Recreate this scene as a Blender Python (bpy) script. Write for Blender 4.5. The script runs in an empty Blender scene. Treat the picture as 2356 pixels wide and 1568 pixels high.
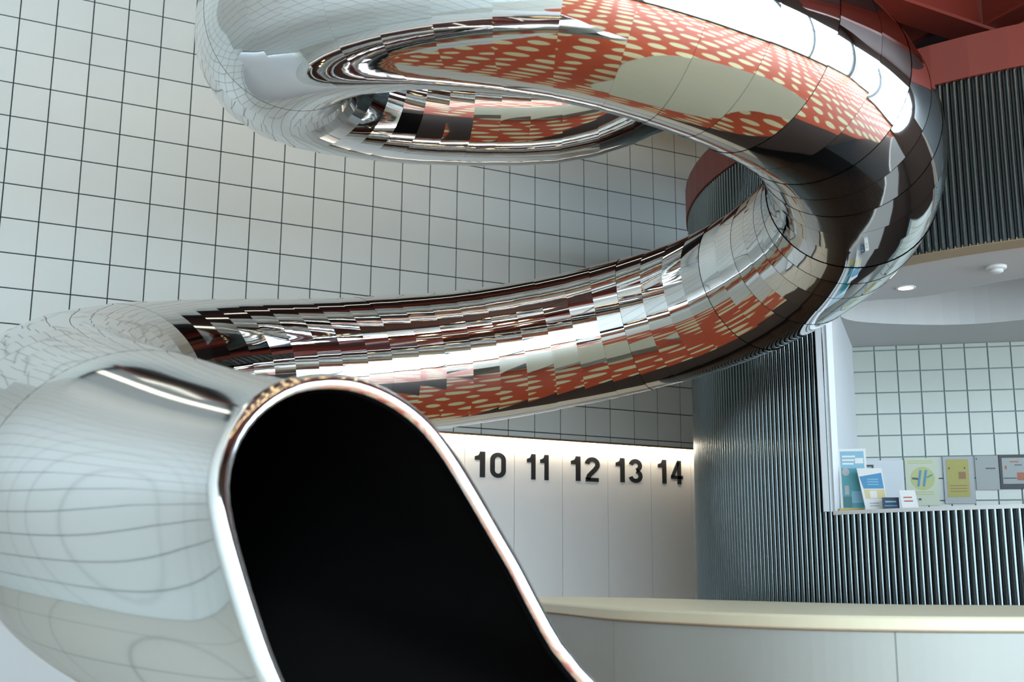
import bpy, bmesh, math, random
from mathutils import Vector, Matrix

random.seed(7)
scene = bpy.context.scene
COL = scene.collection
PI = math.pi

# ------------------------------------------------------------------ camera
F_PX = 2679.22
YAW, PITCH, ROLL = 0.47659, 0.20068, 0.00534
CAM = Vector((-0.4005, -8.5816, 0.80))
fwd = Vector((math.sin(YAW)*math.cos(PITCH), math.cos(YAW)*math.cos(PITCH), math.sin(PITCH)))
rgt = Vector((math.cos(YAW), -math.sin(YAW), 0.0))
upv = rgt.cross(fwd)
r2 = math.cos(ROLL)*rgt + math.sin(ROLL)*upv
u2 = -math.sin(ROLL)*rgt + math.cos(ROLL)*upv
cam_data = bpy.data.cameras.new('camera')
cam_data.sensor_width = 36.0
cam_data.lens = F_PX/2356.0*36.0
cam_data.clip_start = 0.05
cam_data.dof.use_dof = True
cam_data.dof.focus_distance = 6.5
cam_data.dof.aperture_fstop = 4.5
cam = bpy.data.objects.new('camera', cam_data)
COL.objects.link(cam)
m = Matrix((r2, u2, -fwd)).transposed().to_4x4()
m.translation = CAM
cam.matrix_world = m
scene.camera = cam

# ------------------------------------------------------------------ world, daylight, exposure
SKY_STRENGTH = 10.5
world = bpy.data.worlds.new('world')
scene.world = world
world.use_nodes = True
bg = world.node_tree.nodes['Background']
bg.inputs[0].default_value = (0.70, 0.88, 1.0, 1.0)
bg.inputs[1].default_value = SKY_STRENGTH
scene.view_settings.view_transform = 'Standard'
scene.view_settings.look = 'None'
scene.view_settings.gamma = 1.0
scene.view_settings.use_curve_mapping = False
scene.view_settings.exposure = 0.0
BULB = 30.0        # emission of the ceiling bulbs
STRIP = 1.6        # emission of the linear ceiling lamps
LED = 55.0           # emission of the strip above the lockers

def portal(x0, x1, z0, z1, y):
    d = bpy.data.lights.new('daylight_portal', 'AREA')
    d.shape = 'RECTANGLE'; d.size = x1-x0; d.size_y = z1-z0
    d.cycles.is_portal = True
    o = bpy.data.objects.new('daylight_portal', d); COL.objects.link(o)
    o.location = ((x0+x1)/2, y, (z0+z1)/2)
    o.rotation_euler = (PI/2, 0, 0)      # looks towards +y, into the room
    return o

# ------------------------------------------------------------------ materials
def mat(name, col, rough=0.5, metal=0.0, emit=None, estr=0.0, spec=0.5, coat=0.0):
    mt = bpy.data.materials.new(name); mt.use_nodes = True
    b = mt.node_tree.nodes['Principled BSDF']
    b.inputs['Base Color'].default_value = (*col, 1)
    b.inputs['Roughness'].default_value = rough
    b.inputs['Metallic'].default_value = metal
    b.inputs['Specular IOR Level'].default_value = spec
    b.inputs['Coat Weight'].default_value = coat
    if emit:
        b.inputs['Emission Color'].default_value = (*emit, 1)
        b.inputs['Emission Strength'].default_value = estr
    return mt

def add_grain(mt, col, amt=0.06, scale=8.0, per_object=0.0, rough_var=0.0):
    """slight procedural mottling of the base colour, and a slight difference from piece to piece"""
    nt = mt.node_tree; b = nt.nodes['Principled BSDF']
    tc = nt.nodes.new('ShaderNodeTexCoord')
    no = nt.nodes.new('ShaderNodeTexNoise'); no.inputs['Scale'].default_value = scale; no.inputs['Detail'].default_value = 3
    nt.links.new(tc.outputs['Object'], no.inputs['Vector'])
    mr = nt.nodes.new('ShaderNodeMapRange')
    mr.inputs['To Min'].default_value = 1-amt; mr.inputs['To Max'].default_value = 1+amt
    nt.links.new(no.outputs['Fac'], mr.inputs['Value'])
    val = mr.outputs['Result']
    if per_object:
        oi = nt.nodes.new('ShaderNodeObjectInfo')
        m2 = nt.nodes.new('ShaderNodeMapRange')
        m2.inputs['To Min'].default_value = 1-per_object; m2.inputs['To Max'].default_value = 1+per_object
        nt.links.new(oi.outputs['Random'], m2.inputs['Value'])
        mu = nt.nodes.new('ShaderNodeMath'); mu.operation = 'MULTIPLY'
        nt.links.new(val, mu.inputs[0]); nt.links.new(m2.outputs['Result'], mu.inputs[1]); val = mu.outputs[0]
    vm = nt.nodes.new('ShaderNodeVectorMath'); vm.operation = 'SCALE'
    vm.inputs[0].default_value = col
    nt.links.new(val, vm.inputs['Scale'])
    nt.links.new(vm.outputs['Vector'], b.inputs['Base Color'])
    return mt

def mirror_material(name, bump=0.12, scale=2.2, rough=0.035, col=(0.73, 0.735, 0.73)):
    mt = mat(name, col, rough, 1.0)
    nt = mt.node_tree; b = nt.nodes['Principled BSDF']
    tc = nt.nodes.new('ShaderNodeTexCoord')
    no = nt.nodes.new('ShaderNodeTexNoise'); no.inputs['Scale'].default_value = scale; no.inputs['Detail'].default_value = 1.0
    nt.links.new(tc.outputs['Object'], no.inputs['Vector'])
    bp = nt.nodes.new('ShaderNodeBump'); bp.inputs['Strength'].default_value = bump; bp.inputs['Distance'].default_value = 0.02
    nt.links.new(no.outputs['Fac'], bp.inputs['Height'])
    nt.links.new(bp.outputs['Normal'], b.inputs['Normal'])
    return mt

M = {}
M['mirror'] = mirror_material('polished_steel')
M['mirror_smooth'] = mirror_material('polished_steel_exit', bump=0.06, scale=1.6, rough=0.06)
M['liner'] = mat('black_liner', (0.004, 0.004, 0.004), 0.9, spec=0.05)
M['tile'] = add_grain(mat('white_tile', (0.78, 0.84, 0.84), 0.28), (0.78, 0.84, 0.84), 0.02, 3, 0.02)
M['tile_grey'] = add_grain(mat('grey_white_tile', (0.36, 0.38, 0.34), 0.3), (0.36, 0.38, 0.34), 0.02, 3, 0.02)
M['grout'] = mat('dark_grout', (0.035, 0.045, 0.045), 0.9)
M['grout_pale'] = mat('grey_grout', (0.16, 0.20, 0.20), 0.9)
M['white'] = add_grain(mat('white_paint', (0.72, 0.73, 0.74), 0.55), (0.72, 0.73, 0.74), 0.02, 3)
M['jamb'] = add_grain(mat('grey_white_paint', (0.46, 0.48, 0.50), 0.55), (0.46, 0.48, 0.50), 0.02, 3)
M['laminate'] = add_grain(mat('white_laminate', (0.88, 0.90, 0.92), 0.4), (0.88, 0.90, 0.92), 0.02, 4, 0.01)
M['seam'] = mat('locker_gap', (0.10, 0.11, 0.11), 0.8)
M['ink'] = mat('black_numerals', (0.012, 0.015, 0.02), 0.5)
M['copper'] = mat('copper_edge', (0.50, 0.27, 0.10), 0.35, 0.6)
M['led'] = mat('warm_led', (1, 1, 1), 0.5, emit=(1.0, 0.84, 0.62), estr=LED)
M['rib'] = add_grain(mat('corrugated_aluminium', (0.115, 0.135, 0.14), 0.15, 1.0), (0.115, 0.135, 0.14), 0.05, 6, 0.04)
M['rib_back'] = mat('groove_aluminium', (0.03, 0.033, 0.035), 0.5, 0.6)
M['tan'] = add_grain(mat('tan_edge', (0.30, 0.24, 0.15), 0.6), (0.30, 0.24, 0.15), 0.05, 12)
M['soffit'] = add_grain(mat('soffit_paint', (0.45, 0.46, 0.45), 0.7), (0.45, 0.46, 0.45), 0.03, 4)
M['red'] = add_grain(mat('red_steel', (0.15, 0.017, 0.008), 0.5), (0.15, 0.017, 0.008), 0.06, 5)
M['deck'] = add_grain(mat('dark_red_deck', (0.038, 0.010, 0.008), 0.7), (0.038, 0.010, 0.008), 0.1, 3)
M['dark'] = add_grain(mat('dark_brown_wall', (0.05, 0.03, 0.022), 0.7), (0.05, 0.03, 0.022), 0.1, 3)
M['cream'] = add_grain(mat('cream_lit_top', (0.50, 0.47, 0.34), 0.4), (0.50, 0.47, 0.34), 0.03, 5)  # cream top; the yellowish light falling on it is put into the colour
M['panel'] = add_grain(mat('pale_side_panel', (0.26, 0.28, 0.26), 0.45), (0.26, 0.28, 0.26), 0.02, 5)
M['bulb'] = mat('warm_bulb', (1, 1, 1), 0.5, emit=(1.0, 0.70, 0.34), estr=BULB)
M['strip'] = mat('lamp_diffuser', (1, 1, 1), 0.5, emit=(1.0, 0.93, 0.74), estr=STRIP)
M['downlight'] = mat('downlight_lens', (1, 1, 1), 0.5, emit=(1.0, 0.82, 0.55), estr=30)
M['metal_white'] = mat('white_plastic', (0.55, 0.56, 0.55), 0.4)
M['frame_metal'] = mat('window_frame_metal', (0.10, 0.11, 0.12), 0.4, 0.6)

def glass_material():
    mt = bpy.data.materials.new('window_glass'); mt.use_nodes = True
    nt = mt.node_tree; nt.nodes.clear()
    o = nt.nodes.new('ShaderNodeOutputMaterial')
    mx = nt.nodes.new('ShaderNodeMixShader'); mx.inputs[0].default_value = 0.06
    t = nt.nodes.new('ShaderNodeBsdfTransparent'); g = nt.nodes.new('ShaderNodeBsdfGlossy'); g.inputs['Roughness'].default_value = 0.02
    nt.links.new(t.outputs[0], mx.inputs[1]); nt.links.new(g.outputs[0], mx.inputs[2]); nt.links.new(mx.outputs[0], o.inputs[0])
    return mt
M['glass'] = glass_material()

def floor_material():
    """orange floor printed with staggered cream ovals"""
    mt = mat('orange_dotted_floor', (0.5, 0.08, 0.03), 0.45)
    nt = mt.node_tree; L = nt.links; b = nt.nodes['Principled BSDF']
    def math_(op, a, c=None):
        n = nt.nodes.new('ShaderNodeMath'); n.operation = op
        for i, v in enumerate((a, c)):
            if v is None: continue
            if isinstance(v, (int, float)): n.inputs[i].default_value = v
            else: L.new(v, n.inputs[i])
        return n.outputs[0]
    tc = nt.nodes.new('ShaderNodeTexCoord'); sp = nt.nodes.new('ShaderNodeSeparateXYZ')
    L.new(tc.outputs['Object'], sp.inputs[0])
    px, py = 0.33, 0.42
    row = math_('FLOOR', math_('DIVIDE', sp.outputs[1], py))
    odd = math_('MODULO', math_('ABSOLUTE', row), 2.0)
    u = math_('ADD', math_('DIVIDE', sp.outputs[0], px), math_('MULTIPLY', odd, 0.5))
    colm = math_('FLOOR', u)
    fu = math_('SUBTRACT', math_('SUBTRACT', u, colm), 0.5)
    fv = math_('SUBTRACT', math_('SUBTRACT', math_('DIVIDE', sp.outputs[1], py), row), 0.5)
    wn = nt.nodes.new('ShaderNodeTexWhiteNoise'); wn.noise_dimensions = '2D'
    cb = nt.nodes.new('ShaderNodeCombineXYZ'); L.new(colm, cb.inputs[0]); L.new(row, cb.inputs[1]); L.new(cb.outputs[0], wn.inputs['Vector'])
    small = math_('GREATER_THAN', wn.outputs['Value'], 0.78)
    rx = math_('SUBTRACT', 0.33, math_('MULTIPLY', small, 0.15))
    ry = 0.30
    e = math_('ADD', math_('POWER', math_('ABSOLUTE', math_('DIVIDE', fu, rx)), 2.0), math_('POWER', math_('ABSOLUTE', math_('DIVIDE', fv, ry)), 2.0))
    dot = math_('LESS_THAN', e, 1.0)
    mix = nt.nodes.new('ShaderNodeMix'); mix.data_type = 'RGBA'
    mix.inputs['A'].default_value = (0.56, 0.088, 0.03, 1); mix.inputs['B'].default_value = (0.80, 0.72, 0.42, 1)
    L.new(dot, mix.inputs['Factor'])
    L.new(mix.outputs['Result'], b.inputs['Base Color'])
    return mt
M['floor'] = floor_material()

def pale_floor_material():
    """pale floor tiles with thin dark joints"""
    mt = mat('pale_tiled_floor', (.7, .7, .66), 0.35)
    nt = mt.node_tree; L = nt.links
    tc = nt.nodes.new('ShaderNodeTexCoord'); sp = nt.nodes.new('ShaderNodeSeparateXYZ'); L.new(tc.outputs['Object'], sp.inputs[0])
    outs = []
    for i in (0, 1):
        a = nt.nodes.new('ShaderNodeMath'); a.operation = 'PINGPONG'; a.inputs[1].default_value = 0.3; L.new(sp.outputs[i], a.inputs[0])
        b = nt.nodes.new('ShaderNodeMath'); b.operation = 'LESS_THAN'; b.inputs[1].default_value = 0.004; L.new(a.outputs[0], b.inputs[0]); outs.append(b.outputs[0])
    mx = nt.nodes.new('ShaderNodeMath'); mx.operation = 'MAXIMUM'; L.new(outs[0], mx.inputs[0]); L.new(outs[1], mx.inputs[1])
    mix = nt.nodes.new('ShaderNodeMix'); mix.data_type = 'RGBA'
    mix.inputs['A'].default_value = (0.70, 0.70, 0.64, 1); mix.inputs['B'].default_value = (0.10, 0.11, 0.11, 1)
    L.new(mx.outputs[0], mix.inputs['Factor']); L.new(mix.outputs['Result'], nt.nodes['Principled BSDF'].inputs['Base Color'])
    return mt
M['pale_floor'] = pale_floor_material()

# ------------------------------------------------------------------ helpers
def link(o, parent=None):
    COL.objects.link(o)
    if parent is not None: o.parent = parent
    return o

def obj(name, bm, material, parent=None, smooth=False):
    me = bpy.data.meshes.new(name)
    if smooth:
        for f in bm.faces: f.smooth = True
    bm.normal_update(); bm.to_mesh(me); bm.free()
    me.materials.append(material)
    return link(bpy.data.objects.new(name, me), parent)

def inst(name, me, loc, rot=(0, 0, 0), parent=None):
    o = bpy.data.objects.new(name, me); o.location = loc; o.rotation_euler = rot
    return link(o, parent)

def empty(name, loc=(0, 0, 0), rz=0):
    o = bpy.data.objects.new(name, None); o.location = loc; o.rotation_euler = (0, 0, rz)
    return link(o)

def tag(o, label, cat, group=None):
    o['label'] = label; o['category'] = cat
    if group: o['group'] = group
    return o

def structure(o, label=None):
    o['kind'] = 'structure'
    if label: o['label'] = label
    return o

def box(bm, x0, x1, y0, y1, z0, z1):
    v = [bm.verts.new(p) for p in ((x0,y0,z0),(x1,y0,z0),(x1,y1,z0),(x0,y1,z0),(x0,y0,z1),(x1,y0,z1),(x1,y1,z1),(x0,y1,z1))]
    for f in ((3,2,1,0),(4,5,6,7),(0,1,5,4),(1,2,6,5),(2,3,7,6),(3,0,4,7)): bm.faces.new([v[i] for i in f])

def bbox(*a):
    bm = bmesh.new(); box(bm, *a); return bm

def prism(bm, pts, z0, z1):
    """pts: plan polygon, counter-clockwise"""
    a = [bm.verts.new((x, y, z0)) for x, y in pts]; b = [bm.verts.new((x, y, z1)) for x, y in pts]
    n = len(pts)
    bm.faces.new(list(reversed(a))); bm.faces.new(b)
    for i in range(n): bm.faces.new((a[i], a[(i+1) % n], b[(i+1) % n], b[i]))

def loft(bm, rings, closed=True, cap=False):
    rs = [[bm.verts.new(p) for p in r] for r in rings]
    n = len(rs[0])
    for a, b in zip(rs[:-1], rs[1:]):
        for i in range(n if closed else n-1):
            j = (i+1) % n
            bm.faces.new((a[i], a[j], b[j], b[i]))
    if cap:
        bm.faces.new(list(reversed(rs[0]))); bm.faces.new(rs[-1])
    return rs

def disc(bm, c, r, z0, z1, n=32):
    prism(bm, [(c[0]+r*math.cos(2*PI*i/n), c[1]+r*math.sin(2*PI*i/n)) for i in range(n)], z0, z1)

def catmull(ctl, t):
    i = max(0, min(int(math.floor(t)), len(ctl)-2)); u = t-i
    p1, p2 = ctl[i], ctl[i+1]
    p0 = ctl[i-1] if i > 0 else 2*p1-p2
    p3 = ctl[i+2] if i+2 < len(ctl) else 2*p2-p1
    return 0.5*((2*p1)+(-p0+p2)*u+(2*p0-5*p1+4*p2-p3)*u*u+(-p0+3*p1-3*p2+p3)*u**3)

def closed_curve(pts, per=6):
    P = [Vector(p) for p in pts]; n = len(P); out = []
    for i in range(n):
        p0, p1, p2, p3 = P[i-1], P[i], P[(i+1) % n], P[(i+2) % n]
        for k in range(per):
            u = k/per
            out.append(0.5*((2*p1)+(-p0+p2)*u+(2*p0-5*p1+4*p2-p3)*u*u+(-p0+3*p1-3*p2+p3)*u**3))
    return out

# ------------------------------------------------------------------ floor, outer walls, ceilings
X_L, X_R, Y_F, Y_B = -1.75, 10.0, -10.8, 0.0
floor = structure(obj('floor', bbox(X_L-.2, X_R+.2, Y_F-.2, Y_B+.6, -0.1, -0.006), M['pale_floor']), 'pale tiled floor mirrored in the slide')
for n_, (x0, x1, y0, y1, m_, l_) in enumerate((
        (0.1, 3.45, -7.0, -1.75, 'floor', 'orange flooring printed with cream ovals'),
        (-1.0, X_R, Y_F, -7.0, 'floor', 'orange flooring printed with cream ovals'),
        (3.45, X_R, -7.0, -5.8, 'floor', 'orange flooring printed with cream ovals'),
        (3.45, X_R, -5.8, -1.75, 'dark', 'dark brown flooring in front of the reception'),
        (X_L, .1, -7.0, 0.45, 'pale_floor', 'pale tiled flooring'),
        (X_L, -1.0, Y_F, -7.0, 'pale_floor', 'pale tiled flooring'),
        (.1, X_R, -1.75, .45, 'pale_floor', 'pale tiled flooring'))):
    obj(('dotted_flooring', 'dark_flooring', 'pale_flooring')[('floor', 'dark', 'pale_floor').index(m_)], bbox(x0, x1, y0, y1, -.006, 0), M[m_], floor)['label'] = l_
bm = bmesh.new()
box(bm, X_R, X_R+.2, -6.4, Y_B+.3, 0, 6.2); box(bm, X_R, X_R+.2, Y_F, -6.4, 0, .12); box(bm, X_R, X_R+.2, Y_F, -6.4, 3.9, 6.2)
structure(obj('wall_right', bm, M['dark']))
structure(obj('ceiling', bbox(-.45, X_R+.2, Y_F-.2, Y_B+.6, 6.2, 6.4), M['deck']), 'dark red ceiling high over the slide')
structure(obj('ceiling_side', bbox(X_L-.2, -.45, Y_F-.2, Y_B+.6, 6.2, 6.4), M['white']), 'white strip of ceiling along the tiled side wall')

# back wall: dark backing with single tiles proud of it
T = 0.25; ROW0 = 4.754; TILE_BOTTOM = 1.955; X_END = 9.0
wall_back = structure(obj('wall_back', bbox(X_L-.2, X_R, 0.004, 0.055, TILE_BOTTOM, 6.2), M['grout']), 'white tiled wall with thin dark joints')
obj('wall_recess_back', bbox(X_L-.2, X_R, 0.45, 0.60, 0, 6.2), M['white'], wall_back)
SEEN = {-2: range(2, 6), -1: [*range(-1, 6), 22, 23], 0: [*range(-1, 6), *range(18, 24)], 1: [*range(-1, 7), *range(14, 24)],
        2: range(-1, 24), 3: range(-1, 24), 4: range(-1, 23), 5: range(-1, 20), 6: range(0, 17), 7: range(0, 12), 8: [0, 1, 2, 3, 22, 23],
        9: [0, *range(17, 24)], 10: range(12, 24), 11: range(11, 24)}
J = 0.0035
def tile_mesh(name, w, h):
    """a tile lying in the xz plane, face towards -y, with a small chamfer"""
    bm = bmesh.new(); c = 0.0015
    a = [(J, 0.004, J), (w-J, 0.004, J), (w-J, 0.004, h-J), (J, 0.004, h-J)]
    b = [(J+c, -0.002, J+c), (w-J-c, -0.002, J+c), (w-J-c, -0.002, h-J-c), (J+c, -0.002, h-J-c)]
    va = [bm.verts.new(p) for p in a]; vb = [bm.verts.new(p) for p in b]
    bm.faces.new(vb)
    for i in range(4): bm.faces.new((va[i], va[(i+1) % 4], vb[(i+1) % 4], vb[i]))
    me = bpy.data.meshes.new(name); bm.normal_update(); bm.to_mesh(me); bm.free(); me.materials.append(M['tile']); return me
tile_me = tile_mesh('tile', T, T)
cut_h = (ROW0-11*T)-TILE_BOTTOM
tile_cut_me = tile_mesh('cut_tile', T, cut_h)
rest = bmesh.new()
def quad_tile(bm, O, ex, n, w, h):
    c = 0.0015
    def P(a, b, d): return O+ex*a+Vector((0, 0, b))+n*d
    va = [bm.verts.new(P(*p)) for p in ((J, J, 0), (w-J, J, 0), (w-J, h-J, 0), (J, h-J, 0))]
    vb = [bm.verts.new(P(*p)) for p in ((J+c, J+c, .006), (w-J-c, J+c, .006), (w-J-c, h-J-c, .006), (J+c, h-J-c, .006))]
    bm.faces.new(vb)
    for i in range(4): bm.faces.new((va[i], va[(i+1) % 4], vb[(i+1) % 4], vb[i]))
for row in range(-5, 12):
    for c in range(-12, 40):
        z1 = ROW0-row*T; z0 = max(z1-T, TILE_BOTTOM)
        if row in SEEN and c in SEEN[row]:
            inst('tile', tile_cut_me if row == 11 else tile_me, (c*T, 0, z0), parent=wall_back)
        else:
            quad_tile(rest, Vector((c*T, .004, z0)), Vector((1, 0, 0)), Vector((0, -1, 0)), T, z1-z0)
o = obj('distant_tiles', rest, M['tile'], wall_back); o['kind'] = 'stuff'

# left wall, tiled the same way (only mirrored in the slide)
wall_left = structure(obj('wall_left', bbox(X_L-.2, X_L, Y_F, Y_B+.3, 0, 6.2), M['grout']), 'white tiled side wall mirrored in the slide')
rest = bmesh.new()
for i in range(44):
    for k in range(25):
        quad_tile(rest, Vector((X_L+.0, Y_F+i*T, .0+k*T)), Vector((0, 1, 0)), Vector((1, 0, 0)), T, T)
o = obj('side_tiles', rest, M['tile'], wall_left); o['kind'] = 'stuff'

# window wall behind the camera
W0, W1, WZ0, WZ1 = -1.6, 9.85, 0.12, 3.9
bm = bmesh.new()
box(bm, X_L, W0, Y_F-.2, Y_F, 0, 6.2); box(bm, W1, X_R, Y_F-.2, Y_F, 0, 6.2)
box(bm, W0, W1, Y_F-.2, Y_F, 0, WZ0); box(bm, W0, W1, Y_F-.2, Y_F, WZ1, 6.2)
structure(obj('wall_front', bm, M['dark']))
nwin = 6; ww = (W1-W0)/nwin
for i in range(nwin):
    x0 = W0+i*ww; x1 = x0+ww
    bm = bmesh.new(); f = .05
    box(bm, x0, x0+f, Y_F-.12, Y_F-.04, WZ0, WZ1); box(bm, x1-f, x1, Y_F-.12, Y_F-.04, WZ0, WZ1)
    box(bm, x0+f, x1-f, Y_F-.12, Y_F-.04, WZ0, WZ0+f); box(bm, x0+f, x1-f, Y_F-.12, Y_F-.04, WZ1-f, WZ1)
    box(bm, x0+f, x1-f, Y_F-.12, Y_F-.04, 2.75, 2.82)
    w = structure(obj('window_%d' % (i+1), bm, M['frame_metal']), 'tall street window mirrored in the slide')
    obj('pane', bbox(x0+f, x1-f, Y_F-.09, Y_F-.08, WZ0+f, WZ1-f), M['glass'], w)
for i in range(2):
    y0 = Y_F+i*2.2; y1 = y0+2.2; f = .05
    bm = bmesh.new()
    for a, b, c, d in ((y0, y0+f, WZ0, WZ1), (y1-f, y1, WZ0, WZ1), (y0+f, y1-f, WZ0, WZ0+f), (y0+f, y1-f, WZ1-f, WZ1), (y0+f, y1-f, 2.75, 2.82)):
        box(bm, X_R+.04, X_R+.12, a, b, c, d)
    w = structure(obj('window_%d' % (nwin+i+1), bm, M['frame_metal']), 'tall side window mirrored in the slide')
    obj('pane', bbox(X_R+.08, X_R+.09, y0+f, y1-f, WZ0+f, WZ1-f), M['glass'], w)
portal(W0, W1, WZ0, WZ1, Y_F-.15)

# ------------------------------------------------------------------ mezzanine deck and red steel beams
DECK_Z = 4.5
bm = bmesh.new()
prism(bm, [(3.75, -9.2), (X_R, -9.2), (X_R, -1.0), (3.75, -1.0)], DECK_Z, DECK_Z+.2)
deck = structure(obj('ceiling_mezzanine', bm, M['deck']), 'dark red underside of the upper floor')
def beam(p, q, w, z0, z1, parent, web=True):
    """I-beam with a bottom flange between plan points p and q"""
    p = Vector(p); q = Vector(q); d = (q-p).normalized(); n = Vector((-d.y, d.x))
    def rect(hw, a, b, bm):
        prism(bm, [tuple(p-n*hw), tuple(q-n*hw), tuple(q+n*hw), tuple(p+n*hw)], a, b)
    bm = bmesh.new()
    rect(w/2, z0, z0+.02, bm); rect(.012, z0+.02, z1-.02, bm); rect(w/2, z1-.02, z1, bm)
    return obj('beam', bm, M['red'], parent)
beam((3.75, -4.27), (X_R, -4.05), .20, 3.90, DECK_Z, deck)
beam((4.92, -4.26), (4.76, -9.2), .16, 3.92, DECK_Z, deck)
beam((4.72, -4.18), (4.70, -2.6), .05, 3.96, 4.12, deck)
beam((3.80, -9.2), (3.80, -1.0), .18, 4.15, DECK_Z, deck)
beam((6.6, -4.0), (6.6, -1.1), .16, 3.92, DECK_Z, deck)
ceiling_high = bpy.data.objects['ceiling']
for y in (-9.8, -7.9, -2.0):
    beam((-.4, y), (X_R, y), .2, 5.80, 6.2, ceiling_high)
for x in (-.4, 4.6):
    beam((x, Y_F), (x, 0), .14, 5.85, 6.2, ceiling_high)

# ------------------------------------------------------------------ reception pod: round corrugated wall
PC = Vector((6.73, -3.35)); PR = 2.65
A0, AJ, A1 = math.radians(95), math.radians(187.6), math.radians(262)
Z_CTR, Z_HEAD, Z_TOP, Z_FAS = 1.165, 2.50, 3.40, 3.63
def arc_pts(r, a, b, n):
    return [(PC.x+r*math.cos(a+(b-a)*i/n), PC.y+r*math.sin(a+(b-a)*i/n)) for i in range(n+1)]
def arc_wall(bm, r_out, r_in, a, b, z0, z1, n=40):
    o_ = arc_pts(r_out, a, b, n); i_ = arc_pts(r_in, a, b, n)
    rings = [[Vector((*o_[k], z0)), Vector((*o_[k], z1)), Vector((*i_[k], z1)), Vector((*i_[k], z0))] for k in range(n+1)]
    loft(bm, rings, True, True)
bm = bmesh.new()
R_IN = PR-.165
arc_wall(bm, PR-.004, PR-.03, A0, AJ, 0, Z_TOP)
arc_wall(bm, PR-.004, R_IN, AJ, A1, 0, Z_CTR-.02)
arc_wall(bm, PR-.004, R_IN, AJ, A1, Z_HEAD+.002, Z_TOP)
wall_pod = structure(obj('wall_reception', bm, M['rib_back']), 'round corrugated metal wall of the reception')
bm = bmesh.new(); arc_wall(bm, PR-.004, R_IN, AJ, A1, Z_HEAD-.012, Z_HEAD+.002)
obj('opening_head', bm, M['tan'], wall_pod)
# ribs: half-round flutes, one object each
PITCH_A = 0.0378/PR
def rib_mesh(name, z0, z1, r=0.0165, n=8):
    bm = bmesh.new()
    prof = [(r*.88*math.cos(PI*i/n), r*math.sin(PI*i/n)) for i in range(n+1)]
    loft(bm, [[Vector((a, b, z)) for a, b in prof] for z in (z0, z1)], False)
    for f in bm.faces: f.smooth = True
    bmesh.ops.recalc_face_normals(bm, faces=bm.faces)
    me = bpy.data.meshes.new(name); bm.to_mesh(me); bm.free(); me.materials.append(M['rib']); return me
rib_full = rib_mesh('rib', 0, Z_TOP); rib_low = rib_mesh('low_rib', 0, Z_CTR-.02); rib_high = rib_mesh('high_rib', Z_HEAD-.01, Z_TOP)
k = 0
a = math.radians(138)
while a < math.radians(216):
    loc = (PC.x+(PR-.004)*math.cos(a), PC.y+(PR-.004)*math.sin(a), 0)
    rot = (0, 0, a-PI/2)
    if a < AJ-.003: inst('rib', rib_full, loc, rot, wall_pod)
    else:
        inst('rib', rib_low, loc, rot, wall_pod); inst('rib', rib_high, loc, rot, wall_pod)
    a += PITCH_A
# red fascia round the top of the pod
bm = bmesh.new(); arc_wall(bm, PR+.025, R_IN, A0, A1, Z_TOP, Z_FAS)
structure(obj('trim_1', bm, M['red']), 'red painted band above the corrugated wall')
bm = bmesh.new(); prism(bm, arc_pts(PR-.02, A0, A1, 40), Z_FAS-.06, Z_FAS-.02)
structure(obj('ceiling_reception_top', bm, M['deck']))

# pod interior
IW_O = Vector((5.7521, -2.1805, 0)); IW_D = Vector((math.cos(-0.69100707), math.sin(-0.69100707), 0)); IW_N = Vector((IW_D.y, -IW_D.x, 0))
if IW_N.dot(CAM-IW_O) < 0: IW_N = -IW_N
T2 = 0.158; IZ0 = 2.4646
def wall_from(p, q, th, z0, z1, name, material, back):
    p = Vector(p); q = Vector(q); d = (q-p).normalized(); n = Vector((-d.y, d.x))
    if n.dot(Vector(back)-p) < 0: n = -n
    bm = bmesh.new(); prism(bm, [tuple(p), tuple(q), tuple(q+n*th), tuple(p+n*th)], z0, z1)
    bmesh.ops.recalc_face_normals(bm, faces=bm.faces)
    return obj(name, bm, material)
pj = Vector((PC.x+(PR-.004)*math.cos(AJ), PC.y+(PR-.004)*math.sin(AJ)))
structure(wall_from(tuple(pj), (IW_O.x+.004, IW_O.y-.003), .06, Z_CTR, Z_HEAD, 'wall_reception_side', M['jamb'], (4.2, -2.0)), 'white side wall inside the reception opening')
q = IW_O+IW_D*2.4
ra_ = Vector((math.cos(AJ), math.sin(AJ))); ta_ = Vector((-ra_.y, ra_.x))
bm = bmesh.new(); prism(bm, [tuple(pj+ra_*.006-ta_*.004), tuple(pj+ra_*.006+ta_*.006), tuple(pj-ra_*.045+ta_*.006), tuple(pj-ra_*.045-ta_*.004)], Z_CTR, Z_HEAD)
bmesh.ops.recalc_face_normals(bm, faces=bm.faces)
obj('opening_jamb', bm, M['jamb'], wall_pod)
wall_in = structure(wall_from(IW_O.xy-IW_N.xy*.006+IW_D.xy*.001, q.xy-IW_N.xy*.006, .06, 0.9, Z_HEAD, 'wall_reception_back', M['grout_pale'], IW_O.xy-IW_N.xy), 'white tiled wall behind the reception counter')
itile = tile_mesh('tile_small', T2, T2); itop = tile_mesh('tile_small_cut', T2, Z_HEAD-IZ0)
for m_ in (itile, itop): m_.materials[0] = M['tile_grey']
rz = math.atan2(IW_D.y, IW_D.x)
for row in range(-1, 9):
    for c in range(15):
        z1 = IZ0-row*T2; z0 = z1-T2
        if row == -1: inst('tile', itop, (*(IW_O+IW_D*T2*c).xy, IZ0), (0, 0, rz), wall_in)
        else: inst('tile', itile, (*(IW_O+IW_D*T2*c).xy, z0), (0, 0, rz), wall_in)
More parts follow.
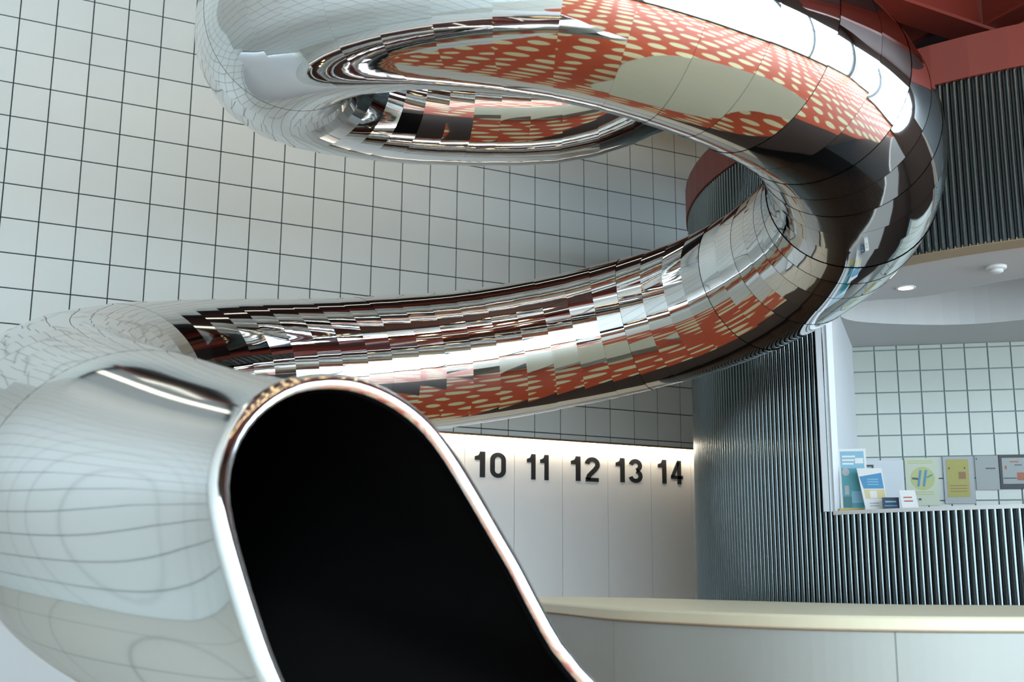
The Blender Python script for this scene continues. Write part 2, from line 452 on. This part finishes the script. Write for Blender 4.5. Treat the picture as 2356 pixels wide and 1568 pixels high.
# soffit with a rounded ceiling recess
rec = [tuple(p.xy) for p in closed_curve([(4.80, -3.08, 0), (5.14, -2.86, 0), (5.75, -3.06, 0), (6.09, -3.43, 0), (6.3, -4.0, 0), (5.95, -4.6, 0), (5.45, -4.6, 0), (5.16, -4.15, 0), (5.02, -3.6, 0), (4.80, -3.34, 0)], 5)]
outer = arc_pts(R_IN+.01, math.radians(150), math.radians(262), 24)+[(8.4, -5.0), (8.4, -2.0), (7.0, -1.5), (5.6, -1.2)]
bm = bmesh.new()
vo = [bm.verts.new((x, y, Z_HEAD)) for x, y in outer]; vi = [bm.verts.new((x, y, Z_HEAD)) for x, y in rec]
eds = [bm.edges.new((vo[i], vo[(i+1) % len(vo)])) for i in range(len(vo))]+[bm.edges.new((vi[i], vi[(i+1) % len(vi)])) for i in range(len(vi))]
bmesh.ops.triangle_fill(bm, edges=eds, use_beauty=True)
hz = Z_HEAD+.28
vt = [bm.verts.new((x, y, hz)) for x, y in rec]
for i in range(len(vi)): bm.faces.new((vi[i], vi[(i+1) % len(vi)], vt[(i+1) % len(vt)], vt[i]))
bm.faces.new(vt)
structure(obj('ceiling_reception', bm, M['soffit']), 'grey reception soffit with a rounded recess')
# counter ledge
bm = bmesh.new(); arc_wall(bm, PR+.012, R_IN-.25, AJ, A1, Z_CTR-.02, Z_CTR)
obj('counter_ledge', bm, M['metal_white'], wall_pod)['label'] = 'thin pale ledge on top of the corrugated reception counter'

# downlight, smoke detector
t = tag(empty('downlight', (4.749, -3.696, Z_HEAD)), 'small glowing round downlight in the reception soffit', 'lamp')
bm = bmesh.new()
loft(bm, [[Vector((r*math.cos(2*PI*i/24), r*math.sin(2*PI*i/24), z)) for i in range(24)] for r, z in ((.058, 0), (.058, -.006), (.044, -.006), (.042, .0))])
obj('ring', bm, M['metal_white'], t, True)
bm = bmesh.new(); disc(bm, (0, 0), .043, -.004, -.001, 24); obj('lens', bm, M['downlight'], t)
t = tag(empty('smoke_detector', (4.824, -4.284, Z_HEAD)), 'small white smoke detector on the reception soffit', 'detector')
bm = bmesh.new()
loft(bm, [[Vector((r*math.cos(2*PI*i/24), r*math.sin(2*PI*i/24), z)) for i in range(24)] for r, z in ((.055, 0), (.055, -.012), (.045, -.02))], cap=True)
obj('base', bm, M['metal_white'], t, True)
bm = bmesh.new()
loft(bm, [[Vector((r*math.cos(2*PI*i/24), r*math.sin(2*PI*i/24), z)) for i in range(24)] for r, z in ((.036, -.02), (.036, -.032), (.022, -.04))], cap=True)
obj('sensor_cap', bm, M['metal_white'], t, True)

# ------------------------------------------------------------------ lockers with numbers, lit from above
LY = 0.068; LTOP = 1.955
EDGES = [3.175, 3.636, 4.095, 4.556, 5.011, 5.461, 5.896]
def stroke(pts, w, closed=False):
    """mitred ribbon polygon strips around a polyline, list of quads in 2D"""
    n = len(pts); L, R = [], []
    for i in range(n):
        p = Vector(pts[i])
        a = Vector(pts[i-1]) if (i > 0 or closed) else None
        b = Vector(pts[(i+1) % n]) if (i < n-1 or closed) else None
        d1 = (p-a).normalized() if a is not None else None
        d2 = (b-p).normalized() if b is not None else None
        if d1 is None: d1 = d2
        if d2 is None: d2 = d1
        n1 = Vector((-d1.y, d1.x)); n2 = Vector((-d2.y, d2.x)); nn = (n1+n2)
        nn = nn.normalized() if nn.length > 1e-6 else n1
        s = min(1.0/max(nn.dot(n1), .35), 2.5)
        L.append(p+nn*w/2*s); R.append(p-nn*w/2*s)
    rng = range(n if closed else n-1)
    return [(L[i], L[(i+1) % n], R[(i+1) % n], R[i]) for i in rng]
def arcp(cx, cy, rx, ry, a, b, n=14):
    return [(cx+rx*math.cos(math.radians(a+(b-a)*i/n)), cy+ry*math.sin(math.radians(a+(b-a)*i/n))) for i in range(n+1)]
W_ = .19
DIG = {   # unit height 1, returns quads and the advance width
 '0': (stroke([(p[0], p[1]) for p in arcp(.29, .70, .20, .21, 0, 180, 10)+arcp(.29, .30, .20, .21, 180, 360, 10)], W_*.9, True), .58),
 '1': (stroke([(.30, 0), (.30, 1.0)], W_)+[(Vector((.02, .80)), Vector((.02, .665)), Vector((.22, .665)), Vector((.22, .80))), (Vector((.02, .80)), Vector((.22, .80)), Vector((.22, 1.0)), Vector((.16, .86)))], .50),
 '2': (stroke(arcp(.29, .70, .205, .21, 175, -25, 14)+[(.40, .50), (.16, .24), (.11, .08)], W_*.95)+stroke([(.02, .075), (.54, .075)], .16), .58),
 '3': (stroke(arcp(.28, .715, .195, .195, 170, -80, 12), W_*.9)+stroke(arcp(.28, .285, .21, .20, 80, -170, 12), W_*.9), .58),
 '4': (stroke([(.395, 0), (.395, 1.0)], W_*.92)+stroke([(.02, .29), (.56, .29)], .15)+stroke([(.36, .93), (.09, .30)], .15), .60),
}
def number_mesh(txt, x0, x1, z0, z1):
    bm = bmesh.new(); adv = [DIG[c][1] for c in txt]; gap = .07
    tot = sum(adv)+gap*(len(txt)-1); sx = (x1-x0)/tot; sz = (z1-z0); off = 0
    for c, ad in zip(txt, adv):
        for q4 in DIG[c][0]:
            P = [(x0+(off+v.x)*sx, z0+v.y*sz) for v in q4]
            f = [bm.verts.new((x, -0.0025, z)) for x, z in P]; b_ = [bm.verts.new((x, 0.0, z)) for x, z in P]
            bm.faces.new(f)
            for i in range(4): bm.faces.new((f[i], f[(i+1) % 4], b_[(i+1) % 4], b_[i]))
        off += ad+gap
    bmesh.ops.recalc_face_normals(bm, faces=bm.faces)
    return bm
NUM = {1: ('10', 3.720, 4.015, 1.610, 1.822), 2: ('11', 4.207, 4.445, 1.612, 1.826), 3: ('12', 4.634, 4.928, 1.619, 1.830), 4: ('13', 5.087, 5.373, 1.626, 1.838), 5: ('14', 5.531, 5.817, 1.633, 1.845)}
for i in range(len(EDGES)-1):
    x0, x1 = EDGES[i], EDGES[i+1]; g = .0022
    lab = 'white locker marked with the black number %s' % {'10': 'ten', '11': 'eleven', '12': 'twelve', '13': 'thirteen', '14': 'fourteen'}[NUM[i][0]] if i in NUM else 'white locker mostly hidden behind the slide mouth, beside locker ten'
    t = tag(empty('locker', (x0, LY, 0)), lab, 'locker', 'numbered white lockers under the tiled wall')
    obj('carcass', bbox(.001, x1-x0-.001, .022, .38, 0.06, LTOP), M['seam'], t)
    bm = bbox(g, x1-x0-g, 0.0, .021, .09, LTOP)
    obj('door', bm, M['laminate'], t)
    obj('plinth', bbox(.001, x1-x0-.001, .05, .37, 0, .06), M['seam'], t)
    if i in NUM:
        s, a_, b_, c_, d_ = NUM[i]
        obj('number', number_mesh(s, a_-x0, b_-x0, c_, d_), M['ink'], t)
t = tag(empty('filler_panel', (EDGES[-1], LY, 0)), 'narrow white filler panel beside locker fourteen', 'panel')
obj('door', bbox(.0022, 0.5, 0, .021, 0.0, LTOP), M['laminate'], t)
obj('carcass', bbox(.002, .5, .022, .38, 0, LTOP), M['seam'], t)
t = tag(empty('light_strip', (0, 0, 0)), 'warm glowing light strip along the top of the lockers', 'lamp')
obj('edge_profile', bbox(2.6, 6.4, -.004, .02, LTOP-.012, LTOP-.001), M['copper'], t)
obj('diffuser', bbox(2.6, 6.4, 0.022, .05, LTOP-.014, LTOP-.002), M['led'], t)

# ------------------------------------------------------------------ mirror tube slide
CTL = [Vector(p) for p in [[1.5, -5.3, 5.05], [2.35, -5.5, 4.8], [3.05, -5.15, 4.52], [3.38, -4.5, 4.18], [3.2, -3.85, 3.74], [2.6996, -3.4069, 3.4432], [2.0105, -3.1918, 3.3504], [1.4427, -3.2409, 3.2776], [1.0437, -3.5202, 3.1864], [0.8604, -3.9867, 3.0974], [0.8848, -4.536, 2.9997], [1.1297, -5.0516, 2.8886], [1.5677, -5.4139, 2.7724], [2.1338, -5.5204, 2.6618], [2.7139, -5.3237, 2.5946], [3.2123, -4.8711, 2.4983], [3.4541, -4.2451, 2.4039], [3.3862, -3.6083, 2.2796], [2.9837, -3.0933, 2.1551], [2.338, -2.8069, 2.0117], [1.5844, -2.7985, 1.8757], [0.8759, -3.0624, 1.7308], [0.3454, -3.5674, 1.543], [0.0707, -4.2852, 1.3185], [0.0261, -5.1939, 1.0896], [0.1869, -6.2684, 0.8151], [0.5421, -7.4928, 0.4416]]]
TUBE_R = 0.375
T_EXIT = 24.55        # spline parameter where the exit section starts
dense = [catmull(CTL, T_EXIT*i/2400) for i in range(2401)]
cum = [0.0]
for a, b in zip(dense[:-1], dense[1:]): cum.append(cum[-1]+(b-a).length)
total = cum[-1]
def at_len(s):
    lo, hi = 0, len(cum)-1
    while hi-lo > 1:
        mid = (lo+hi)//2
        if cum[mid] <= s: lo = mid
        else: hi = mid
    f = (s-cum[lo])/max(cum[hi]-cum[lo], 1e-9)
    p = dense[lo].lerp(dense[hi], f)
    i = min(max(lo, 6), len(dense)-8)
    return p, (dense[i+7]-dense[i-6]).normalized()
def frame(tan):
    side = tan.cross(Vector((0, 0, 1))).normalized()
    return side, side.cross(tan).normalized()
def ring(p, tan, r, n):
    s_, u_ = frame(tan)
    return [p+s_*(r*math.cos(2*PI*i/n))+u_*(r*math.sin(2*PI*i/n)) for i in range(n)]
NSEG = round(total/0.18); SL = total/NSEG; NV = 72
slide = tag(empty('tube_slide', (0.45, -6.5, 0)), 'mirror-polished spiral steel tube slide with a dark open mouth', 'slide')
off = Vector((0.45, -6.5, 0))
rj = random.Random(3)
for k in range(NSEG):
    p0, t0 = at_len(k*SL); p1, t1 = at_len((k+1)*SL)
    j = rj.uniform(-.0012, .0012)
    lap = .0006
    BEND = .66 if (p0.z > 2.45 and p0.y < -3.9) else .06
    bm = bmesh.new()
    ra = ring(p0-t0*.004, t0, TUBE_R+lap+j, NV); rb = ring(p1, t1, TUBE_R-lap+j, NV); rows = [ra]
    for f in (.25, .5, .75):          # each sheet is bent only part of the way to the true curve
        pm, tm = at_len((k+f)*SL); rc = ring(pm, tm, TUBE_R+lap*(1-2*f)+j, NV)
        rows.append([a_.lerp(b_, f).lerp(c_, BEND) for a_, b_, c_ in zip(ra, rb, rc)])
    loft(bm, [[v-off for v in r_] for r_ in rows+[rb]])
    obj('ring_segment', bm, M['mirror'], slide, True)
# exit section lofted to the slanted mouth
RIM = [Vector(p) for p in [[0.138, -6.711, 0.643], [0.107, -6.693, 0.727], [0.078, -6.672, 0.822], [0.062, -6.655, 0.89], [0.057, -6.639, 0.944], [0.067, -6.62, 0.993], [0.089, -6.597, 1.04], [0.121, -6.574, 1.08], [0.162, -6.549, 1.114], [0.212, -6.524, 1.141], [0.273, -6.499, 1.157], [0.336, -6.478, 1.161], [0.401, -6.461, 1.149], [0.462, -6.45, 1.123], [0.514, -6.445, 1.085], [0.559, -6.448, 1.031], [0.604, -6.456, 0.962], [0.648, -6.465, 0.889], [0.692, -6.475, 0.816], [0.735, -6.488, 0.733], [0.78, -6.498, 0.658], [0.851, -6.499, 0.585], [0.93, -6.499, 0.507], [0.962, -6.521, 0.407], [0.901, -6.57, 0.318], [0.769, -6.627, 0.272], [0.589, -6.682, 0.283], [0.433, -6.714, 0.338], [0.316, -6.729, 0.409], [0.236, -6.728, 0.491], [0.179, -6.722, 0.567]]]
rimc = closed_curve(RIM, 8)
pe, te = at_len(total-.001)
se, ue = frame(te)
cr = sum(rimc, Vector())/len(rimc)
NE = 96
def rim_at(ang):
    """rim point whose direction around the exit axis is ang"""
    best = None
    for i in range(len(rimc)):
        a, b = rimc[i]-cr, rimc[(i+1) % len(rimc)]-cr
        aa = math.atan2(a.dot(ue), a.dot(se)); bb = math.atan2(b.dot(ue), b.dot(se))
        d = (bb-aa+PI) % (2*PI)-PI; e = (ang-aa+PI) % (2*PI)-PI
        if abs(d) > 1e-9 and 0 <= e/d <= 1.0 and abs(d) < 1:
            return rimc[i].lerp(rimc[(i+1) % len(rimc)], e/d)
        if best is None or abs(e) < best[0]: best = (abs(e), rimc[i])
    return best[1]
rim_n = [rim_at(2*PI*i/NE) for i in range(NE)]
nrm_rim = (rim_n[NE//4]-cr).cross(rim_n[0]-cr).normalized()
if nrm_rim.dot(te) < 0: nrm_rim = -nrm_rim
def exit_rings(r_start, shrink, steps=22):
    st = ring(pe-te*.01, te, r_start, NE); out = []
    end = [p+(cr-p).normalized()*shrink for p in rim_n]
    for k in range(steps+1):
        u = k/steps; h00 = 2*u**3-3*u*u+1; h10 = u**3-2*u*u+u; h01 = -2*u**3+3*u*u; h11 = u**3-u*u
        row = []
        for a, b in zip(st, end):
            L = (b-a).length*.9
            row.append(a*h00+te*(L*h10)+b*h01+(te*.8+nrm_rim*.2).normalized()*(L*h11))
        out.append(row)
    return out
ex = exit_rings(TUBE_R, 0.0)
bm = bmesh.new(); loft(bm, [[v-off for v in r] for r in ex]); obj('exit_section', bm, M['mirror_smooth'], slide, True)
inn = []
k = 0
s = total-3.2
while s < total-.02:
    p, t_ = at_len(s); inn.append([v-off for v in ring(p, t_, TUBE_R-.016, NE)]); s += .06
inn += [[v-off for v in r] for r in exit_rings(TUBE_R-.016, .014)]
bm = bmesh.new(); loft(bm, inn)
# end cap of the dark liner deep inside
bm.verts.ensure_lookup_table(); bm.faces.new([bm.verts[i] for i in range(NE)])
bmesh.ops.reverse_faces(bm, faces=bm.faces)
obj('inner_liner', bm, M['liner'], slide, True)['label'] = 'black inside of the slide mouth'
# rolled lip around the mouth
bm = bmesh.new(); rings = []; rl = .019
for i in range(NE):
    p = rim_n[i]; tg = (rim_n[(i+1) % NE]-rim_n[i-1]).normalized(); nn = (p-cr); nn = (nn-tg*nn.dot(tg)).normalized(); bb = tg.cross(nn)
    rings.append([p+nn*(rl*math.cos(2*PI*j/14))+bb*(rl*math.sin(2*PI*j/14))-off for j in range(14)])
loft(bm, rings+[rings[0]]); bmesh.ops.remove_doubles(bm, verts=bm.verts, dist=1e-5)
bmesh.ops.recalc_face_normals(bm, faces=bm.faces)
obj('mouth_lip', bm, M['mirror_smooth'], slide, True)
# steel hangers that hold the tube (above the frame) and a foot under the exit
bm = bmesh.new(); prism(bm, [(.30+.05*math.cos(2*PI*i/16), -6.25+.05*math.sin(2*PI*i/16)) for i in range(16)], 0, .42)
for v in bm.verts: v.co -= off
obj('support_leg', bm, M['frame_metal'], slide, False)
for (x, y, zb) in ((2.0105, -3.1918, 3.72), (1.1297, -5.0516, 3.26)):
    bm = bmesh.new(); prism(bm, [(x+.012*math.cos(2*PI*i/10), y+.012*math.sin(2*PI*i/10)) for i in range(10)], zb-.02, 6.2)
    for v in bm.verts: v.co -= off
    obj('hanger_rod', bm, M['frame_metal'], slide)

# ------------------------------------------------------------------ low curved island in front of the reception
ISL = [(1.762, -4.275), (1.569, -5.13), (1.449, -5.627), (1.458, -6.004), (1.523, -6.299), (1.679, -6.51), (1.937, -6.657), (2.452, -6.805), (3.004, -6.777), (3.372, -6.437), (3.326, -6.023), (3.041, -5.728), (2.682, -5.471), (2.581, -4.827), (2.526, -4.229), (2.314, -3.833), (1.992, -3.861)]
loop = [p.xy for p in closed_curve([(x, y, 0) for x, y in ISL], 8)]
ZI = .7172
isl = tag(empty('curved_bench', (2.0, -5.7, 0)), 'low curved white bench with a broad cream top beside the slide mouth', 'bench')
io = Vector((2.0, -5.7))
def inset(lp, d):
    out = []
    for i in range(len(lp)):
        tg = (lp[(i+1) % len(lp)]-lp[i-1]).normalized(); out.append(lp[i]+Vector((-tg.y, tg.x))*d)
    return out
bm = bmesh.new()
prof = [(0.008, ZI-.035), (0.0, ZI-.03), (0.0, ZI-.006), (0.006, ZI)]
loft(bm, [[Vector((*(p-io), z)) for p in inset(loop, d)] for d, z in prof], True, True)
obj('top', bm, M['cream'], isl)
# side panels with narrow seams
starts = [i for i in range(0, len(loop), 14)]
seam = min(range(len(loop)), key=lambda i: (loop[i]-Vector((1.679, -6.51))).length)
starts = sorted({(seam+14*k) % len(loop) for k in range(len(loop)//14)})
for a, b in zip(starts, starts[1:]+[starts[0]+len(loop)]):
    idx = [i % len(loop) for i in range(a, b+1)]
    if len(idx) < 3: continue
    o1 = inset(loop, .012); o2 = inset(loop, .035)
    P = [o1[i] for i in idx]; Q = [o2[i] for i in idx]
    P[0] = P[0].lerp(P[1], .03); P[-1] = P[-1].lerp(P[-2], .03); Q[0] = Q[0].lerp(Q[1], .03); Q[-1] = Q[-1].lerp(Q[-2], .03)
    bm = bmesh.new()
    loft(bm, [[Vector((*(p-io), .06)), Vector((*(p-io), ZI-.037)), Vector((*(q_-io), ZI-.037)), Vector((*(q_-io), .06))] for p, q_ in zip(P, Q)], True, True)
    bmesh.ops.recalc_face_normals(bm, faces=bm.faces)
    obj('side_panel', bm, M['panel'], isl)
bm = bmesh.new()
loft(bm, [[Vector((*(p-io), z)) for p in inset(loop, .05)] for z in (0, ZI-.036)], True, True)
obj('core', bm, M['seam'], isl)

# ------------------------------------------------------------------ things on the counter and on the reception wall
PAL = {'teal': (.05, .33, .38), 'teal_d': (.02, .17, .19), 'blue': (.06, .27, .50), 'sky': (.22, .48, .62), 'navy': (.012, .035, .08), 'paper': (.80, .79, .78),
       'yel': (.72, .60, .30), 'olive': (.42, .37, .07), 'lime': (.52, .55, .22), 'pale': (.62, .66, .50), 'grey': (.36, .38, .37), 'black': (.015, .018, .02), 'redp': (.45, .08, .03), 'brown': (.30, .13, .04), 'silver': (.42, .44, .45), 'ink': (.05, .06, .09), 'gold': (.60, .42, .10), 'greenblack': (.03, .05, .035)}
PM = {k: mat('print_'+k, tuple(c*.62 for c in v), .5) for k, v in PAL.items()}
def flat(parent, name, pts, material, d0, d1):
    """flat shape in the local xz plane, proud towards -y from d0 to d1"""
    bm = bmesh.new(); f = [bm.verts.new((x, -d1, z)) for x, z in pts]; b = [bm.verts.new((x, -d0, z)) for x, z in pts]
    n = len(pts); bm.faces.new(f); bm.faces.new(list(reversed(b)))
    for i in range(n): bm.faces.new((f[i], f[(i+1) % n], b[(i+1) % n], b[i]))
    bmesh.ops.recalc_face_normals(bm, faces=bm.faces)
    return obj(name, bm, PM[material], parent)
def R4(x0, x1, z0, z1): return [(x0, z0), (x1, z0), (x1, z1), (x0, z1)]
def ell(cx, cz, rx, rz_, n=20): return [(cx+rx*math.cos(2*PI*i/n), cz+rz_*math.sin(2*PI*i/n)) for i in range(n)]

def on_wall(name, label, cat, s0, z0, group=None):
    p = IW_O+IW_D*s0+IW_N*.0085
    t = empty(name, (p.x, p.y, z0), rz)
    return tag(t, label, cat, group)
t = on_wall('notice_board', 'plain pale board on the tiles behind the leaflets', 'board', .0, 1.30)
flat(t, 'board', R4(0, .316, 0, .352), 'silver', 0, .004); t.children[0].data.materials[0] = M['jamb']
t = on_wall('picture_frame', 'dark green framed sheet half hidden behind the blue leaflet', 'picture', -.02, 1.36)
t.location = (t.location.x+IW_N.x*.006, t.location.y+IW_N.y*.006, t.location.z)
flat(t, 'frame', R4(0, .127, 0, .26), 'greenblack', 0, .010); flat(t, 'sheet', R4(.012, .112, .012, .245), 'silver', .010, .012)
t = on_wall('emblem_sheet', 'pale yellow sheet with a round green emblem of slanted blue bars', 'poster', .325, 1.325)
flat(t, 'sheet', R4(0, .225, 0, .338), 'pale', 0, .006)
flat(t, 'emblem_disc', ell(.118, .192, .082, .084), 'lime', .006, .0075)
for x in (.095, .133):
    flat(t, 'emblem_bar', [(x-.018, .135), (x-.003, .135), (x+.018, .252), (x+.003, .252)], 'blue', .0075, .009)
flat(t, 'emblem_arm', [(.045, .186), (.085, .182), (.085, .196), (.045, .200)], 'ink', .0075, .009)
flat(t, 'emblem_arm', [(.145, .192), (.185, .212), (.185, .224), (.145, .204)], 'teal', .0075, .009)
for i in range(3): flat(t, 'text_line', R4(.020+i*.030, .040+i*.030, .036, .050), 'ink', .006, .007)
for z in (.075, .092, .30, .315): flat(t, 'text_line', R4(.02, .19, z, z+.006), 'lime', .006, .007)
t = on_wall('certificate_frame', 'silver framed gold certificate with a brown seal square', 'picture', .585, 1.335)
flat(t, 'frame', R4(0, .205, 0, .335), 'silver', 0, .014)
flat(t, 'sheet', R4(.022, .172, .045, .315), 'olive', .014, .0155)
flat(t, 'seal', R4(.103, .150, .175, .225), 'brown', .0155, .017)
for x in (.035, .14): flat(t, 'text_mark', R4(x, x+.008, .245, .258), 'black', .0155, .017)
for z in (.085, .105, .125): flat(t, 'text_line', R4(.04, .155, z, z+.005), 'brown', .0155, .0165)
t = on_wall('wall_plaque', 'plain grey plaque with one dark line of text', 'plaque', .803, 1.43)
flat(t, 'plate', R4(0, .158, 0, .243), 'grey', 0, .008); flat(t, 'text_line', R4(.07, .135, .148, .157), 'ink', .008, .0095); flat(t, 'text_mark', R4(.008, .016, .215, .226), 'ink', .008, .0095)
t = on_wall('award_frame', 'black framed award sheet with a red seal square', 'picture', .965, 1.435)
flat(t, 'frame', R4(0, .30, 0, .243), 'black', 0, .012); flat(t, 'sheet', R4(.018, .282, .036, .220), 'grey', .012, .0135)
flat(t, 'seal', R4(.115, .18, .06, .115), 'redp', .0135, .015); flat(t, 'seal_centre', ell(.147, .088, .017, .016), 'brown', .015, .016)
flat(t, 'text_line', R4(.07, .13, .188, .196), 'redp', .0135, .0145); flat(t, 'text_line', R4(.10, .15, .165, .172), 'ink', .0135, .0145); flat(t, 'text_mark', R4(.035, .048, .14, .165), 'redp', .0135, .0145); flat(t, 'text_line', R4(.02, .11, .072, .080), 'ink', .0135, .0145)

# on the counter: stands face the camera side
def on_counter(name, label, cat, x, y, face, lean=-8, group=None):
    t = empty(name, (x, y, Z_CTR)); t.rotation_euler = (math.radians(lean), 0, face)
    return tag(t, label, cat, group)
FACE = math.radians(-38)
t = on_counter('poster_stand', 'white edged teal poster standing at the end of the reception counter', 'poster', 4.140, -3.713, FACE, -5)
flat(t, 'sheet', R4(0, .148, .005, .345), 'paper', 0, .006)
flat(t, 'print_panel', R4(.012, .136, .018, .330), 'teal', .006, .007)
flat(t, 'print_panel', R4(.012, .136, .235, .330), 'sky', .007, .008)
flat(t, 'print_panel', R4(.015, .06, .02, .08), 'teal_d', .007, .008)
flat(t, 'print_panel', R4(.06, .135, .045, .11), 'sky', .007, .008)
flat(t, 'print_disc', ell(.035, .215, .020, .022), 'silver', .008, .009)
for z, w in ((.296, .07), (.276, .065), (.256, .06)): flat(t, 'text_line', R4(.02, .02+w, z, z+.010), 'paper', .008, .009)
flat(t, 'print_panel', R4(.088, .132, .262, .292), 'paper', .008, .009)
flat(t, 'print_panel', R4(.025, .048, .09, .14), 'silver', .007, .008)
flat(t, 'base', R4(-.01, .12, -.002, .016), 'gold', -.02, .012)
t = on_counter('leaflet_stand', 'leaning white leaflet with a blue panel and yellow lower half', 'leaflet', 4.167, -3.870, FACE, -12)
flat(t, 'sheet', [(0, .0), (.118, .0), (.098, .232), (-.032, .232)], 'paper', 0, .005)
flat(t, 'print_panel', [(-.002, .118), (.102, .118), (.094, .205), (-.020, .185)], 'blue', .005, .0065)
flat(t, 'print_panel', [(.006, .062), (.108, .062), (.104, .112), (.0, .112)], 'yel', .005, .0065)
flat(t, 'print_panel', [(.028, .065), (.065, .065), (.063, .105), (.026, .105)], 'paper', .0065, .0075)
for z in (.137, .152, .166): flat(t, 'text_line', R4(.018, .076, z, z+.006), 'sky', .0065, .0075)
for z in (.02, .034): flat(t, 'text_line', R4(.024, .07, z, z+.005), 'silver', .005, .0065)
t = on_counter('dark_card', 'small navy blue card leaning on the counter between two white sheets', 'card', 4.190, -3.971, FACE, -12)
flat(t, 'card', R4(0, .085, .0, .064), 'navy', 0, .005); flat(t, 'text_line', R4(.014, .070, .036, .045), 'sky', .005, .0065); flat(t, 'text_line', R4(.01, .075, .015, .022), 'blue', .005, .0065)
t = on_counter('white_card', 'small white card with two dark red text lines on the counter', 'card', 4.219, -4.080, FACE, -14)
flat(t, 'card', [(0, .0), (.082, .0), (.070, .098), (-.010, .098)], 'paper', 0, .005)
flat(t, 'text_line', R4(.010, .052, .056, .062), 'redp', .005, .0065); flat(t, 'text_line', R4(.012, .056, .036, .042), 'redp', .005, .0065)

# ------------------------------------------------------------------ ceiling lamps (seen in the mirror steel)
def uv_ball(r, n=12, m_=8):
    bm = bmesh.new(); bmesh.ops.create_uvsphere(bm, u_segments=n, v_segments=m_, radius=r); return bm
bulb_me = None; cap_me = None
def bulb(x, y, z):
    global bulb_me, cap_me
    t = tag(empty('ceiling_bulb', (x, y, z)), 'warm bare bulb on the dark red ceiling, mirrored in the slide', 'lamp', 'warm bulbs on the lobby ceiling')
    if bulb_me is None:
        g = obj('globe', uv_ball(.058), M['bulb'], t, True); bulb_me = g.data
        bm = bmesh.new(); disc(bm, (0, 0), 0.018, .05, .10, 12); c = obj('socket', bm, M['frame_metal'], t); cap_me = c.data
    else:
        inst('globe', bulb_me, (0, 0, 0), parent=t); inst('socket', cap_me, (0, 0, 0), parent=t)
for y in (-3.2, -5.6, -7.4, -8.9):
    for i in range(11):
        bulb(.35+i*.42, y, 5.62)
def strip_lamp(p, q, z, label, w=.034):
    p = Vector(p); q = Vector(q); c = (p+q)/2; L = (q-p).length
    t = tag(empty('linear_lamp', (c.x, c.y, z), math.atan2((q-p).y, (q-p).x)), label, 'lamp', 'linear lamps over the slide')
    obj('housing', bbox(-L/2, L/2, -w-.006, w+.006, .012, .07), M['metal_white'], t)
    obj('diffuser', bbox(-L/2+.01, L/2-.01, -w, w, 0, .0115), M['strip'], t)
strip_lamp((-1.0, -9.0), (-1.0, -.3), 5.9, 'linear ceiling lamp above the tiled side wall', .11)
strip_lamp((-.6, -1.2), (5.2, -1.2), 5.65, 'linear ceiling lamp along the tiled back wall')
strip_lamp((.3, -6.5), (4.2, -6.5), 5.65, 'linear ceiling lamp across the middle of the lobby')
strip_lamp((.3, -8.3), (4.2, -8.3), 5.65, 'linear ceiling lamp nearest the windows')
for o in scene.objects:
    if o.name.startswith('daylight_portal'): o['kind'] = 'helper'
